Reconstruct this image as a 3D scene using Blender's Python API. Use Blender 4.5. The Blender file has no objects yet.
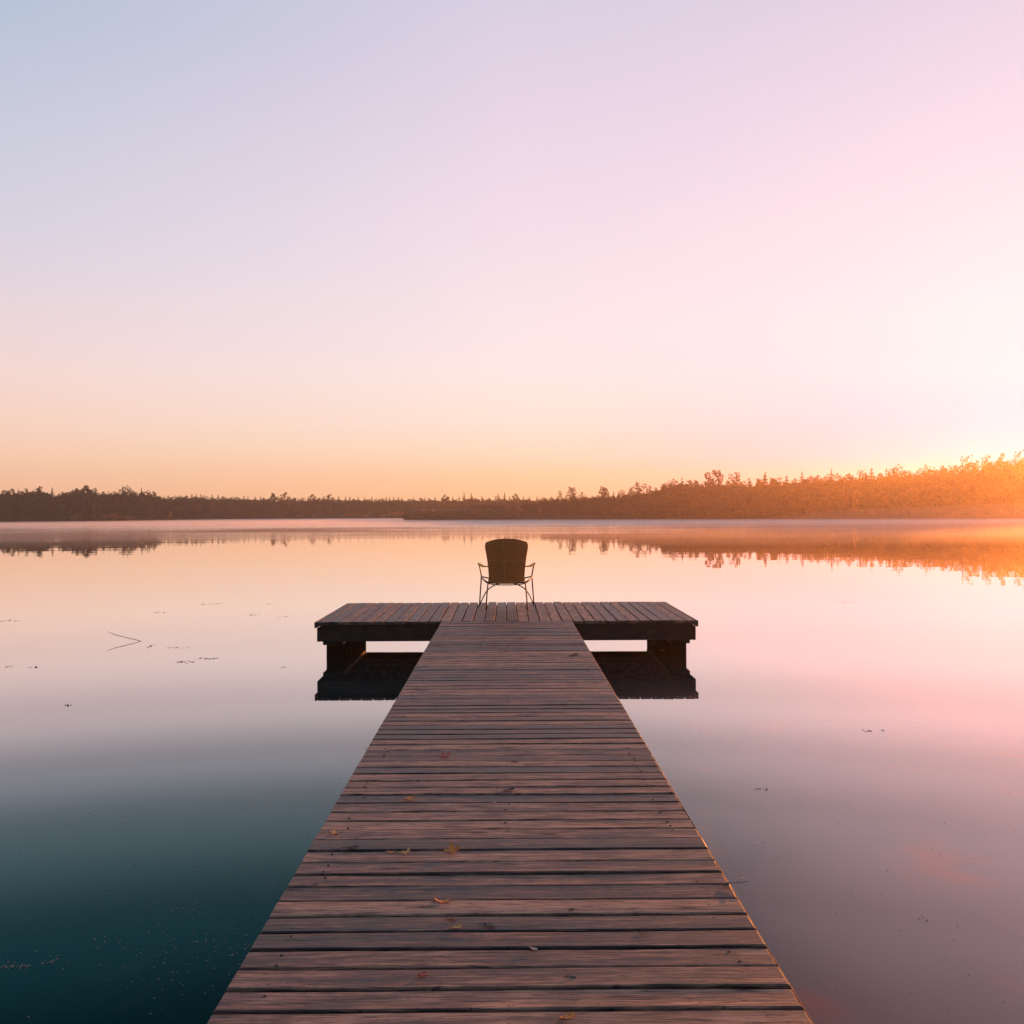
import bpy, math, random
import numpy as np
from mathutils import Vector, Matrix, noise

random.seed(7)
rng = np.random.default_rng(7)
R = math.radians
SC = bpy.context.scene
COL = SC.collection
PI = math.pi

# ------------------------------------------------------------------ camera
EYE = 1.658                 # metres above the water
DECK = 0.438                # top of the deck above the water
F = 1030.0                  # focal length in pixels of a 1024 picture
ROLL = R(0.24)
cam_data = bpy.data.cameras.new("camera")
cam = bpy.data.objects.new("camera", cam_data)
COL.objects.link(cam)
cam_data.sensor_width = 36.0
cam_data.lens = 36.0 * F / 1024.0
cam_data.clip_start = 0.05
cam_data.clip_end = 5000
cam.location = (0, 0, EYE)
cam.rotation_euler = (Matrix.Rotation(R(-0.33), 4, 'Z') @ Matrix.Rotation(R(90 - 0.06), 4, 'X') @ Matrix.Rotation(-ROLL, 4, 'Z')).to_euler()
SC.camera = cam

# ------------------------------------------------------------------ view
SC.view_settings.view_transform = 'Standard'
SC.view_settings.look = 'None'
SC.view_settings.exposure = 0.0
SC.view_settings.gamma = 1.0
SC.view_settings.use_curve_mapping = False
SC.render.engine = 'CYCLES'
SC.cycles.use_denoising = True
SC.cycles.volume_bounces = 1
SC.cycles.max_bounces = 8
SC.cycles.transparent_max_bounces = 12

SUN_AZ, SUN_EL = R(30), R(4.4)      # azimuth to the right of straight ahead
sun_dir = Vector((math.sin(SUN_AZ) * math.cos(SUN_EL), math.cos(SUN_AZ) * math.cos(SUN_EL), math.sin(SUN_EL)))


def lin(c, k=1.0):
    o = []
    for v in c:
        v = v / 255.0
        o.append((v / 12.92 if v <= 0.04045 else ((v + 0.055) / 1.055) ** 2.4) * k)
    return (o[0], o[1], o[2], 1.0)


# ------------------------------------------------------------------ node helper
class NT:
    def __init__(self, tree):
        self.t = tree
        self.n = tree.nodes
        self.l = tree.links

    def node(self, kind, **kw):
        nd = self.n.new(kind)
        for k, v in kw.items():
            if k.startswith('i_'):
                nd.inputs[k[2:].replace('_', ' ')].default_value = v
            else:
                setattr(nd, k, v)
        return nd

    def put(self, sock, v):
        if isinstance(v, bpy.types.NodeSocket):
            self.l.new(v, sock)
        else:
            sock.default_value = v

    def math(self, op, a, b=None, c=None, clamp=False):
        nd = self.n.new('ShaderNodeMath')
        nd.operation = op
        nd.use_clamp = clamp
        self.put(nd.inputs[0], a)
        if b is not None:
            self.put(nd.inputs[1], b)
        if c is not None:
            self.put(nd.inputs[2], c)
        return nd.outputs[0]

    def ramp(self, fac, stops, interp='LINEAR'):
        nd = self.n.new('ShaderNodeValToRGB')
        cr = nd.color_ramp
        cr.interpolation = interp
        while len(cr.elements) < len(stops):
            cr.elements.new(0.5)
        for e, (p, c) in zip(cr.elements, stops):
            e.position = p
            e.color = c if len(c) == 4 else (*c, 1)
        self.put(nd.inputs[0], fac)
        return nd.outputs[0]

    def mix(self, fac, a, b, mode='MIX'):
        nd = self.n.new('ShaderNodeMix')
        nd.data_type = 'RGBA'
        nd.blend_type = mode
        self.put(nd.inputs[0], fac)
        self.put(nd.inputs[6], a)
        self.put(nd.inputs[7], b)
        return nd.outputs[2]

    def maprange(self, v, a, b, c, d, smooth=False):
        nd = self.n.new('ShaderNodeMapRange')
        nd.interpolation_type = 'SMOOTHSTEP' if smooth else 'LINEAR'
        nd.clamp = True
        self.put(nd.inputs[0], v)
        for i, x in enumerate((a, b, c, d)):
            nd.inputs[i + 1].default_value = x
        return nd.outputs[0]

    def noise(self, vec, scale, detail=3, rough=0.5, out=0):
        nd = self.n.new('ShaderNodeTexNoise')
        nd.inputs['Scale'].default_value = scale
        nd.inputs['Detail'].default_value = detail
        nd.inputs['Roughness'].default_value = rough
        self.l.new(vec, nd.inputs['Vector'])
        return nd.outputs[out]

    def mapping(self, vec, scale=(1, 1, 1), loc=(0, 0, 0)):
        nd = self.n.new('ShaderNodeMapping')
        self.put(nd.inputs['Scale'], scale)
        self.put(nd.inputs['Location'], loc)
        self.l.new(vec, nd.inputs['Vector'])
        return nd.outputs[0]


# ------------------------------------------------------------------ world: dawn sky, brighter and paler towards the sun
world = bpy.data.worlds.new("World")
SC.world = world
world.use_nodes = True
w = NT(world.node_tree)
w.n.clear()
tc = w.node('ShaderNodeTexCoord')
sep = w.node('ShaderNodeSeparateXYZ')
w.l.new(tc.outputs['Generated'], sep.inputs[0])
sx, sy, sz = sep.outputs
az = w.math('MULTIPLY', w.math('ARCTAN2', sx, sy), 180 / PI)      # degrees right of straight ahead
el = w.math('MAXIMUM', sz, 0.0)


def el_of(px, py):
    return math.sin(math.atan((511 - py) / math.hypot(1030, px - 506)))


def sky_ramp(px, rows, top, k=1.0):
    st = [(0.0, lin(rows[0][1], k))]
    for py, c in rows:
        st.append((max(0.001, el_of(px, py)), lin(c, k)))
    for p, c in top:
        st.append((p, lin(c, k)))
    return w.ramp(el, st)


ZEN = [(0.62, (160, 178, 205)), (1.0, (128, 150, 190))]
sky_l = sky_ramp(0, [(505, (244, 186, 148)), (480, (253, 200, 165)), (455, (254, 210, 180)), (420, (252, 216, 197)), (370, (247, 219, 213)),
                     (310, (234, 216, 222)), (220, (214, 211, 226)), (110, (198, 204, 222)), (0, (180, 195, 216))], ZEN)
sky_c = sky_ramp(512, [(505, (250, 192, 140)), (480, (252, 208, 165)), (455, (252, 224, 198)), (420, (251, 233, 221)), (370, (250, 235, 234)),
                       (310, (246, 231, 236)), (220, (241, 223, 235)), (110, (230, 214, 232)), (0, (216, 208, 228))], ZEN)
sky_r = sky_ramp(1024, [(505, (240, 170, 160)), (480, (238, 148, 215)), (455, (234, 150, 252)), (420, (236, 176, 253)), (370, (240, 214, 250)),
                        (310, (242, 228, 248)), (220, (240, 229, 243)), (110, (237, 222, 237)), (0, (233, 215, 231))], [(0.62, (190, 185, 212)), (1.0, (128, 150, 190))])
sky_b = w.ramp(el, [(0.0, lin((100, 118, 125))), (0.12, lin((92, 125, 140))), (0.4, lin((90, 132, 158))), (1.0, lin((128, 150, 190)))])
c1 = w.mix(w.maprange(az, -28, 0, 0, 1), sky_l, sky_c)
c2 = w.mix(w.math('POWER', w.maprange(az, 0, 28, 0, 1), 1.6), c1, sky_r)
absaz = w.math('ABSOLUTE', w.math('SUBTRACT', az, 8.0))
c3 = w.mix(w.maprange(absaz, 45, 120, 0, 1, True), c2, sky_b)
bg = w.node('ShaderNodeBackground')
w.l.new(c3, bg.inputs[0])
bg.inputs[1].default_value = 1.0
wo = w.node('ShaderNodeOutputWorld')
w.l.new(bg.outputs[0], wo.inputs[0])

sun_data = bpy.data.lights.new("sun", 'SUN')
sun_data.energy = 5.0
sun_data.angle = R(0.6)
sun_data.color = (1.0, 0.29, 0.045)
sun = bpy.data.objects.new("sun", sun_data)
COL.objects.link(sun)
sun.rotation_euler = sun_dir.to_track_quat('Z', 'Y').to_euler()
sun.location = (40, 60, 30)


# ------------------------------------------------------------------ mesh helpers
class MB:
    """collects verts and faces of one mesh"""
    def __init__(self):
        self.v = []
        self.f = []
        self.m = []

    def add(self, verts, faces, mat=0):
        o = len(self.v)
        self.v.extend([tuple(p) for p in verts])
        for f in faces:
            self.f.append(tuple(i + o for i in f))
            self.m.append(mat)

    def box(self, x0, x1, y0, y1, z0, z1, mat=0, b=0.0):
        if b <= 0:
            v = [(x0, y0, z0), (x1, y0, z0), (x1, y1, z0), (x0, y1, z0), (x0, y0, z1), (x1, y0, z1), (x1, y1, z1), (x0, y1, z1)]
            f = [(0, 3, 2, 1), (4, 5, 6, 7), (0, 1, 5, 4), (1, 2, 6, 5), (2, 3, 7, 6), (3, 0, 4, 7)]
            self.add(v, f, mat)
            return
        # chamfered box: octagonal in plan at two heights plus inset caps
        def ring(ins, z):
            a, c, d, e = x0 + ins, x1 - ins, y0 + ins, y1 - ins
            return [(a + b, d, z), (c - b, d, z), (c, d + b, z), (c, e - b, z), (c - b, e, z), (a + b, e, z), (a, e - b, z), (a, d + b, z)]
        rings = [ring(b, z0), ring(0, z0 + b), ring(0, z1 - b), ring(b, z1)]
        v = [p for r in rings for p in r]
        f = []
        for k in range(3):
            for i in range(8):
                j = (i + 1) % 8
                f.append((k * 8 + i, k * 8 + j, (k + 1) * 8 + j, (k + 1) * 8 + i))
        f.append(tuple(range(7, -1, -1)))
        f.append(tuple(range(24, 32)))
        self.add(v, f, mat)

    def tube(self, pts, r, n=8, mat=0, cap=True):
        pts = [Vector(p) for p in pts]
        rs = r if isinstance(r, (list, tuple)) else [r] * len(pts)
        t0 = (pts[1] - pts[0]).normalized()
        up = Vector((0, 0, 1)) if abs(t0.z) < 0.9 else Vector((1, 0, 0))
        a = t0.cross(up).normalized()
        vs = []
        for i, p in enumerate(pts):
            t = (pts[min(i + 1, len(pts) - 1)] - pts[max(i - 1, 0)]).normalized()
            a = (a - t * a.dot(t)).normalized()
            c = t.cross(a)
            for k in range(n):
                th = 2 * PI * k / n
                vs.append(p + (a * math.cos(th) + c * math.sin(th)) * rs[i])
        fs = []
        for i in range(len(pts) - 1):
            for k in range(n):
                j = (k + 1) % n
                fs.append((i * n + k, i * n + j, (i + 1) * n + j, (i + 1) * n + k))
        if cap:
            fs.append(tuple(range(n - 1, -1, -1)))
            fs.append(tuple((len(pts) - 1) * n + k for k in range(n)))
        self.add(vs, fs, mat)

    def build(self, name, mats, parent=None, smooth=False):
        me = bpy.data.meshes.new(name)
        me.from_pydata(self.v, [], self.f)
        for m in (mats if isinstance(mats, (list, tuple)) else [mats]):
            me.materials.append(m)
        me.polygons.foreach_set('material_index', self.m)
        if smooth:
            me.polygons.foreach_set('use_smooth', [True] * len(self.f))
        me.update()
        return link(name, me, parent)


def link(name, me, parent=None):
    o = bpy.data.objects.new(name, me)
    COL.objects.link(o)
    if parent is not None:
        o.parent = parent
    return o


def tag(o, label=None, cat=None, group=None, kind=None):
    if label:
        o['label'] = label
    if cat:
        o['category'] = cat
    if group:
        o['group'] = group
    if kind:
        o['kind'] = kind
    return o


def empty(name, loc, rz=0, **kw):
    o = bpy.data.objects.new(name, None)
    o.empty_display_size = 0.2
    COL.objects.link(o)
    o.location = loc
    o.rotation_euler = (0, 0, rz)
    return tag(o, **kw)


def smooth_path(pts, n=6):
    """Catmull-Rom through the points"""
    P = [Vector(p) for p in pts]
    P = [P[0] * 2 - P[1]] + P + [P[-1] * 2 - P[-2]]
    out = []
    for i in range(1, len(P) - 2):
        for k in range(n):
            t = k / n
            a, b, c, d = P[i - 1], P[i], P[i + 1], P[i + 2]
            out.append(0.5 * ((2 * b) + (c - a) * t + (2 * a - 5 * b + 4 * c - d) * t * t + (3 * b - a - 3 * c + d) * t ** 3))
    out.append(P[-2])
    return out


def horizon(px):
    return 511 + (506 - px) * math.tan(ROLL)


def ground_pt(px, py, h=0.0):
    """the world point at height h that the photo shows at px, py"""
    Y = F * (EYE - h) / (py - horizon(px))
    return Vector(((px - 506) / F * Y, Y, h))


# ------------------------------------------------------------------ materials
def material(name):
    m = bpy.data.materials.new(name)
    m.use_nodes = True
    t = NT(m.node_tree)
    t.n.clear()
    out = t.node('ShaderNodeOutputMaterial')
    return m, t, out


def principled(t, out, base, rough=0.6, spec=0.5, metal=0.0, normal=None):
    p = t.node('ShaderNodeBsdfPrincipled')
    t.put(p.inputs['Base Color'], base)
    t.put(p.inputs['Roughness'], rough)
    p.inputs['Specular IOR Level'].default_value = spec
    p.inputs['Metallic'].default_value = metal
    if normal is not None:
        t.l.new(normal, p.inputs['Normal'])
    t.l.new(p.outputs[0], out.inputs[0])
    return p


def bump(t, h, strength, dist):
    b = t.node('ShaderNodeBump')
    b.inputs['Strength'].default_value = strength
    b.inputs['Distance'].default_value = dist
    t.l.new(h, b.inputs['Height'])
    return b.outputs[0]


def wood(name, axis, dark, mid, light, rough=(0.5, 0.75), spec=0.45, knots=True, grain=1.0):
    """weathered plank wood; grain runs along axis; each plank (mesh island) has its own tone"""
    m, t, out = material(name)
    tcn = t.node('ShaderNodeTexCoord')
    geo = t.node('ShaderNodeNewGeometry')
    rnd = geo.outputs['Random Per Island']
    off = t.node('ShaderNodeCombineXYZ')
    t.put(off.inputs[0], t.math('MULTIPLY', rnd, 37.0))
    t.put(off.inputs[1], t.math('MULTIPLY', rnd, 91.0))
    t.put(off.inputs[2], t.math('MULTIPLY', rnd, 13.0))
    va = t.node('ShaderNodeVectorMath', operation='ADD')
    t.l.new(tcn.outputs['Object'], va.inputs[0])
    t.l.new(off.outputs[0], va.inputs[1])
    P = va.outputs[0]
    s_f = {'X': (4.5, 56, 56), 'Y': (56, 4.5, 56), 'Z': (56, 56, 4.5)}[axis]
    s_k = {'X': (3.0, 11, 0.01), 'Y': (11, 3.0, 0.01), 'Z': (11, 11, 3)}[axis]
    wob = t.noise(P, 3.0, 2, 0.5)
    g1 = t.noise(t.mapping(P, s_f), 1.0, 4, 0.62)
    g2 = t.noise(t.mapping(P, tuple(v * 3.1 for v in s_f)), 1.0, 3, 0.7)
    g3 = t.noise(t.mapping(P, tuple(v * 0.33 for v in s_f)), 1.0, 2, 0.5)
    blot = t.noise(P, 5.0, 3, 0.6)
    g = t.math('ADD', t.math('MULTIPLY', g1, 0.5), t.math('ADD', t.math('MULTIPLY', g2, 0.28), t.math('MULTIPLY', g3, 0.30)))
    g = t.math('ADD', g, t.math('MULTIPLY', t.math('SUBTRACT', rnd, 0.5), 0.22))
    g = t.math('ADD', g, t.math('MULTIPLY', t.math('SUBTRACT', blot, 0.5), 0.34))
    g = t.math('ADD', t.math('MULTIPLY', t.math('SUBTRACT', g, 0.54), 1.75), 0.54)
    colr = t.ramp(g, [(0.30, dark), (0.54, mid), (0.80, light)])
    # dark splits along the grain
    sp = t.noise(t.mapping(P, tuple(v * (2.2 if v > 5 else 0.9) for v in s_f)), 1.0, 2, 0.5)
    split = t.maprange(sp, 0.60, 0.66, 0, 1)
    colr = t.mix(t.math('MULTIPLY', split, 0.75), colr, tuple(c * 0.35 for c in dark[:3]) + (1,))
    fl = t.maprange(t.noise(t.mapping(P, {'X': (9, 55, 9), 'Y': (55, 9, 9), 'Z': (55, 55, 9)}[axis]), 1.0, 2, 0.6), 0.66, 0.73, 0, 0.8)
    colr = t.mix(fl, colr, tuple(c * 0.3 for c in dark[:3]) + (1,))
    ck = t.noise(t.mapping(P, {'X': (9, 170, 170), 'Y': (170, 9, 170), 'Z': (170, 170, 9)}[axis]), 1.0, 2, 0.6)
    crack = t.maprange(ck, 0.585, 0.64, 0, 0.8)
    colr = t.mix(crack, colr, tuple(c * 0.5 for c in dark[:3]) + (1,))
    rub = t.maprange(t.noise(t.mapping(P, {'X': (5, 120, 120), 'Y': (120, 5, 120), 'Z': (120, 120, 5)}[axis], (7, 3, 1)), 1.0, 2, 0.6), 0.60, 0.72, 0, 0.45)
    colr = t.mix(rub, colr, tuple(min(1, c * 1.35) for c in light[:3]) + (1,))
    fk = t.maprange(t.noise(t.mapping(P, {'X': (38, 110, 38), 'Y': (110, 38, 38), 'Z': (110, 110, 38)}[axis], (3, 9, 2)), 1.0, 1, 0.5), 0.70, 0.76, 0, 0.9)
    colr = t.mix(fk, colr, tuple(c * 0.25 for c in dark[:3]) + (1,))
    # greenish grey algae patches
    alg = t.maprange(t.noise(P, 2.3, 4, 0.65), 0.55, 0.72, 0, 0.45)
    colr = t.mix(alg, colr, (mid[0] * 0.55, mid[1] * 0.85, mid[2] * 0.80, 1))
    h = t.math('SUBTRACT', g, t.math('MULTIPLY', t.math('ADD', split, crack), 0.5))
    if knots:
        vo = t.node('ShaderNodeTexVoronoi', feature='F1', distance='EUCLIDEAN')
        vo.inputs['Scale'].default_value = 1.0
        t.l.new(t.mapping(P, s_k), vo.inputs['Vector'])
        kd = t.math('ADD', vo.outputs['Distance'], t.math('MULTIPLY', t.math('SUBTRACT', g1, 0.5), 0.12))
        k = t.maprange(kd, 0.07, 0.13, 1, 0)
        ring_ = t.maprange(kd, 0.13, 0.26, 0.4, 0)
        colr = t.mix(ring_, colr, (dark[0] * 1.1, dark[1] * 0.8, dark[2] * 0.7, 1))
        colr = t.mix(t.math('MULTIPLY', k, 0.85), colr, tuple(c * 0.3 for c in dark[:3]) + (1,))
        h = t.math('SUBTRACT', h, t.math('MULTIPLY', k, 0.3))
    r = t.maprange(g, 0.3, 0.8, rough[0], rough[1])
    principled(t, out, colr, r, spec, 0, bump(t, h, 0.55 * grain, 0.004))
    return m


def simple(name, c, rough=0.6, spec=0.5, metal=0.0, scale=30, var=0.25, bs=0.2):
    m, t, out = material(name)
    tcn = t.node('ShaderNodeTexCoord')
    n = t.noise(tcn.outputs['Object'], scale, 4, 0.6)
    col = t.ramp(n, [(0.3, tuple(v * (1 - var) for v in c)), (0.7, tuple(min(1, v * (1 + var)) for v in c))])
    principled(t, out, col, rough, spec, metal, bump(t, n, bs, 0.003))
    return m


D_, M_, L_ = (0.020, 0.012, 0.009, 1), (0.160, 0.073, 0.045, 1), (0.48, 0.240, 0.148, 1)
M_walk = wood('wood_walkway_boards', 'X', D_, M_, L_)
M_plat = wood('wood_platform_boards', 'Y', D_, M_, L_)
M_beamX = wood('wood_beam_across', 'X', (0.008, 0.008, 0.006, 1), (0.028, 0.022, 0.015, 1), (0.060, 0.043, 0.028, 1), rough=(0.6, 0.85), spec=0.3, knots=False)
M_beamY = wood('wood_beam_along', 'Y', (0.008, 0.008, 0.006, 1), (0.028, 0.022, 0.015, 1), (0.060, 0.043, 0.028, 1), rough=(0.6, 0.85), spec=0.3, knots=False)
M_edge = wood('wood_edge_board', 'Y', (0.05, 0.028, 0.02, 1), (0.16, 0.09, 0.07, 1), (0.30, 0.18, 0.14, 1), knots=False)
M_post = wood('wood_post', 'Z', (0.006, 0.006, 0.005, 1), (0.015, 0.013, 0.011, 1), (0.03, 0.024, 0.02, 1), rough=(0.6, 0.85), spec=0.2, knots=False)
M_nail = simple('rusty_nail', (0.02, 0.014, 0.012), 0.5, 0.5, 0.6)
M_crib_shade = simple('shaded_black_wood', (0.005, 0.004, 0.003), 1.0, 0.0, 0, 30, 0.3, 0.2)  # shade under the deck put into the crib's colour, near-black and matte
M_metal = simple('chair_metal', (0.13, 0.05, 0.033), 0.45, 0.5, 0.6, 60, 0.3, 0.1)
M_bark = simple('bark', (0.05, 0.035, 0.025), 0.9, 0.2, 0, 4, 0.4, 0.5)
M_birch = simple('pale_bark', (0.32, 0.27, 0.22), 0.8, 0.3, 0, 3, 0.4, 0.3)


def weave_mat():
    m, t, out = material('woven_wicker')
    tcn = t.node('ShaderNodeTexCoord')
    sp = t.node('ShaderNodeSeparateXYZ')
    t.l.new(tcn.outputs['Object'], sp.inputs[0])
    wx = t.math('SINE', t.math('MULTIPLY', sp.outputs[0], 520.0))
    wz = t.math('SINE', t.math('MULTIPLY', sp.outputs[2], 520.0))
    h = t.math('MULTIPLY', wx, wz)
    n = t.noise(t.mapping(tcn.outputs['Object'], (60, 60, 5)), 1.0, 3, 0.6)
    v = t.math('ADD', t.math('MULTIPLY', h, 0.12), n)
    col = t.ramp(v, [(0.2, (0.50, 0.155, 0.036)), (0.8, (0.80, 0.26, 0.06))])
    principled(t, out, col, 0.7, 0.3, 0, bump(t, h, 0.5, 0.002))
    return m


M_weave = weave_mat()
M_band = simple('wicker_band', (0.85, 0.40, 0.12), 0.95, 0.03, 0, 80, 0.25)


def foliage(name, c_dark, c_light, transl, autumn=None, rnd_from='object'):
    m, t, out = material(name)
    tcn = t.node('ShaderNodeTexCoord')
    geo = t.node('ShaderNodeNewGeometry')
    oi = t.node('ShaderNodeObjectInfo')
    r_leaf = geo.outputs['Random Per Island']
    r_tree = oi.outputs['Random']
    n = t.noise(tcn.outputs['Object'], 0.7, 3, 0.6)
    n2 = t.noise(tcn.outputs['Object'], 0.22, 2, 0.6)
    f = t.math('ADD', t.math('MULTIPLY', r_leaf, 0.30), t.math('ADD', t.math('MULTIPLY', n, 0.55), t.math('MULTIPLY', t.math('SUBTRACT', n2, 0.40), 1.0)))
    col = t.ramp(f, [(0.25, c_dark), (0.75, c_light)])
    if autumn:
        if rnd_from == 'object':
            a = t.maprange(r_tree, 0.70, 0.95, 0, 0.75)
        else:
            a = t.maprange(t.noise(tcn.outputs['Object'], 0.12, 2, 0.5), 0.55, 0.68, 0, 0.6)
        col = t.mix(a, col, autumn)
    if rnd_from == 'object':
        k = t.maprange(t.math('FRACT', t.math('MULTIPLY', r_tree, 17.3)), 0, 1, 0.45, 1.6)
        cmb = t.node('ShaderNodeCombineColor')
        for i_ in range(3):
            t.put(cmb.inputs[i_], k)
        col = t.mix(1.0, col, cmb.outputs[0], 'MULTIPLY')
    d = t.node('ShaderNodeBsdfDiffuse')
    t.l.new(col, d.inputs[0])
    tr = t.node('ShaderNodeBsdfTranslucent')
    t.l.new(t.mix(0.5, col, (0.5, 0.28, 0.06, 1), 'MULTIPLY') if False else col, tr.inputs[0])
    mx = t.node('ShaderNodeMixShader')
    mx.inputs[0].default_value = transl
    t.l.new(d.outputs[0], mx.inputs[1])
    t.l.new(tr.outputs[0], mx.inputs[2])
    t.l.new(mx.outputs[0], out.inputs[0])
    return m


AUT = (0.16, 0.075, 0.02, 1)
M_green = foliage('leaves_green', (0.010, 0.015, 0.006, 1), (0.070, 0.066, 0.022, 1), 0.35, AUT)
M_conif = foliage('needles', (0.016, 0.024, 0.013, 1), (0.05, 0.06, 0.028, 1), 0.2, (0.07, 0.05, 0.02, 1))
M_orange = foliage('leaves_orange', (0.22, 0.085, 0.02, 1), (0.50, 0.22, 0.06, 1), 0.45)
M_gold = foliage('leaves_gold', (0.14, 0.075, 0.02, 1), (0.34, 0.19, 0.055, 1), 0.45)
M_mass = foliage('leaves_forest', (0.007, 0.010, 0.004, 1), (0.060, 0.052, 0.018, 1), 0.3, (0.12, 0.06, 0.02, 1), 'pos')
M_bank = simple('bank_earth', (0.030, 0.026, 0.014), 0.95, 0.1, 0, 0.6, 0.4, 0.5)


# ------------------------------------------------------------------ water
def water_mat():
    m, t, out = material('lake_water')
    geo = t.node('ShaderNodeNewGeometry')
    P = geo.outputs['Position']
    sp = t.node('ShaderNodeSeparateXYZ')
    t.l.new(P, sp.inputs[0])
    X, Y, _ = sp.outputs
    # ripples: calm near the pier, a faint breeze far out
    wob = t.math('MULTIPLY', t.math('SUBTRACT', t.noise(t.mapping(P, (0.02, 0.02, 1)), 1.0, 2, 0.5), 0.5), 70.0)
    far = t.maprange(t.math('ADD', Y, wob), 50, 120, 0, 1, True)
    n_far = t.noise(t.mapping(P, (0.25, 1.1, 1)), 1.0, 4, 0.6)
    n_sw = t.noise(t.mapping(P, (0.16, 0.55, 1), (11, 3, 0)), 1.0, 2, 0.5)
    n_sm = t.noise(t.mapping(P, (3.0, 8.0, 1)), 1.0, 2, 0.5)
    patch = t.maprange(t.noise(t.mapping(P, (0.018, 0.10, 1), (3, 8, 0)), 1.0, 3, 0.6), 0.42, 0.60, 0.1, 1.8, True)
    far = t.math('MULTIPLY', far, patch)
    h = t.math('ADD', t.math('MULTIPLY', n_far, t.math('MULTIPLY', far, 0.035)), t.math('MULTIPLY', n_sw, 0.0035))
    h = t.math('ADD', h, t.math('MULTIPLY', n_sm, 0.00007))
    b = t.node('ShaderNodeBump')
    b.inputs['Strength'].default_value = 1.0
    b.inputs['Distance'].default_value = 1.0
    t.l.new(h, b.inputs['Height'])
    # water body colour: deep teal on the left, pink lens-flare veil painted on right
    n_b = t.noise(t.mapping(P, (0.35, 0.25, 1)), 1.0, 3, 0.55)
    flare_veil = t.maprange(t.math('ADD', X, t.math('MULTIPLY', t.math('SUBTRACT', n_b, 0.5), 2.5)), -0.5, 3.0, 0, 1, True)
    flare_veil = t.math('MULTIPLY', flare_veil, t.maprange(Y, 7.6, 10.2, 1, 0, True))
    body = t.mix(flare_veil, (0.0002, 0.021, 0.022, 1), (0.62, 0.38, 0.31, 1))
    blob = t.maprange(t.noise(t.mapping(P, (1.5, 1.0, 1), (4.2, 1.7, 0)), 1.0, 3, 0.55), 0.56, 0.74, 0, 1, True)  # flare blotches painted into the body colour
    body = t.mix(t.math('MULTIPLY', blob, 0.85), body, t.mix(flare_veil, (0.030, 0.034, 0.040, 1), (0.92, 0.34, 0.22, 1)))
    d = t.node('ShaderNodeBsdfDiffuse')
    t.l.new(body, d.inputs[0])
    g = t.node('ShaderNodeBsdfGlossy')
    g.inputs['Roughness'].default_value = 0.0
    g_in = g.inputs['Color']
    t.l.new(b.outputs[0], g.inputs['Normal'])
    dt = t.node('ShaderNodeVectorMath', operation='DOT_PRODUCT')
    t.l.new(geo.outputs['Normal'], dt.inputs[0])
    t.l.new(geo.outputs['Incoming'], dt.inputs[1])
    s = dt.outputs['Value']
    clear = t.ramp(s, [(0.0, (1.0, 0.955, 0.925)), (0.18, (1.0, 0.95, 0.92)), (0.23, (0.84, 0.93, 0.93)), (0.28, (0.48, 0.72, 0.71)), (0.36, (0.15, 0.52, 0.52)), (1.0, (0.10, 0.5, 0.5))])
    t.l.new(t.mix(flare_veil, clear, (1.0, 0.93, 0.90, 1)), g_in)
    fr = t.ramp(s, [(0.0, (.98,) * 3), (0.085, (0.93,) * 3), (0.13, (0.80,) * 3), (0.18, (0.58,) * 3), (0.225, (0.34,) * 3), (0.27, (0.21,) * 3), (0.35, (0.080,) * 3),
                    (0.43, (0.016,) * 3), (0.7, (0.012,) * 3), (1.0, (0.012,) * 3)], 'EASE')
    mx = t.node('ShaderNodeMixShader')
    t.l.new(fr, mx.inputs[0])
    t.l.new(d.outputs[0], mx.inputs[1])
    t.l.new(g.outputs[0], mx.inputs[2])
    t.l.new(mx.outputs[0], out.inputs[0])
    return m


mb = MB()
mb.add([(-410, -110, 0), (410, -110, 0), (410, 400, 0), (-410, 400, 0)], [(0, 1, 2, 3)])
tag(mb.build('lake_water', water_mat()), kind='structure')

# ------------------------------------------------------------------ shores
def px_at(px, Y):
    return ((px - 506) / F * Y, Y)


far_shore = [(-300, -60), (-250, 60), (-180, 140), px_at(-200, 170), px_at(-100, 172), px_at(0, 174), px_at(60, 177), px_at(120, 184), px_at(165, 194), px_at(185, 206), px_at(240, 220),
             px_at(320, 228), px_at(400, 231), px_at(480, 236), px_at(560, 240), px_at(640, 244), (90, 250), (170, 200)]
near_shore_pen = [px_at(403, 179), px_at(420, 178), px_at(450, 177), px_at(520, 175), px_at(600, 173), px_at(700, 170), px_at(800, 167), px_at(900, 165), px_at(1024, 163),
                  px_at(1150, 160), (125, 150), (170, 120), (215, 60), (230, -60)]


def resample(pts, n):
    P = [Vector((p[0], p[1], 0)) for p in pts]
    P = smooth_path(P, n)
    return P


def shore_mesh(name, pts, dirf, rows, widthf=None):
    P = resample(pts, 8)
    v, f = [], []
    nr = len(rows)
    for i, p in enumerate(P):
        d = dirf(p)
        for (off, z) in rows:
            k = widthf(p) if widthf else 1.0
            jit = noise.noise(Vector((p.x * 0.05, p.y * 0.05, off))) * 0.5
            q = p + d * (off * k + (noise.noise(Vector((p.x * 0.11, p.y * 0.11, 3.3))) * 1.2 if off < 3 else 0))
            v.append((q.x, q.y, z * (1 + 0.5 * jit) if z > 0 else z))
    for i in range(len(P) - 1):
        for j in range(nr - 1):
            f.append((i * nr + j, (i + 1) * nr + j, (i + 1) * nr + j + 1, i * nr + j + 1))
    m = MB()
    m.add(v, f)
    return tag(m.build(name, M_bank, smooth=True), kind='structure')


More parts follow.
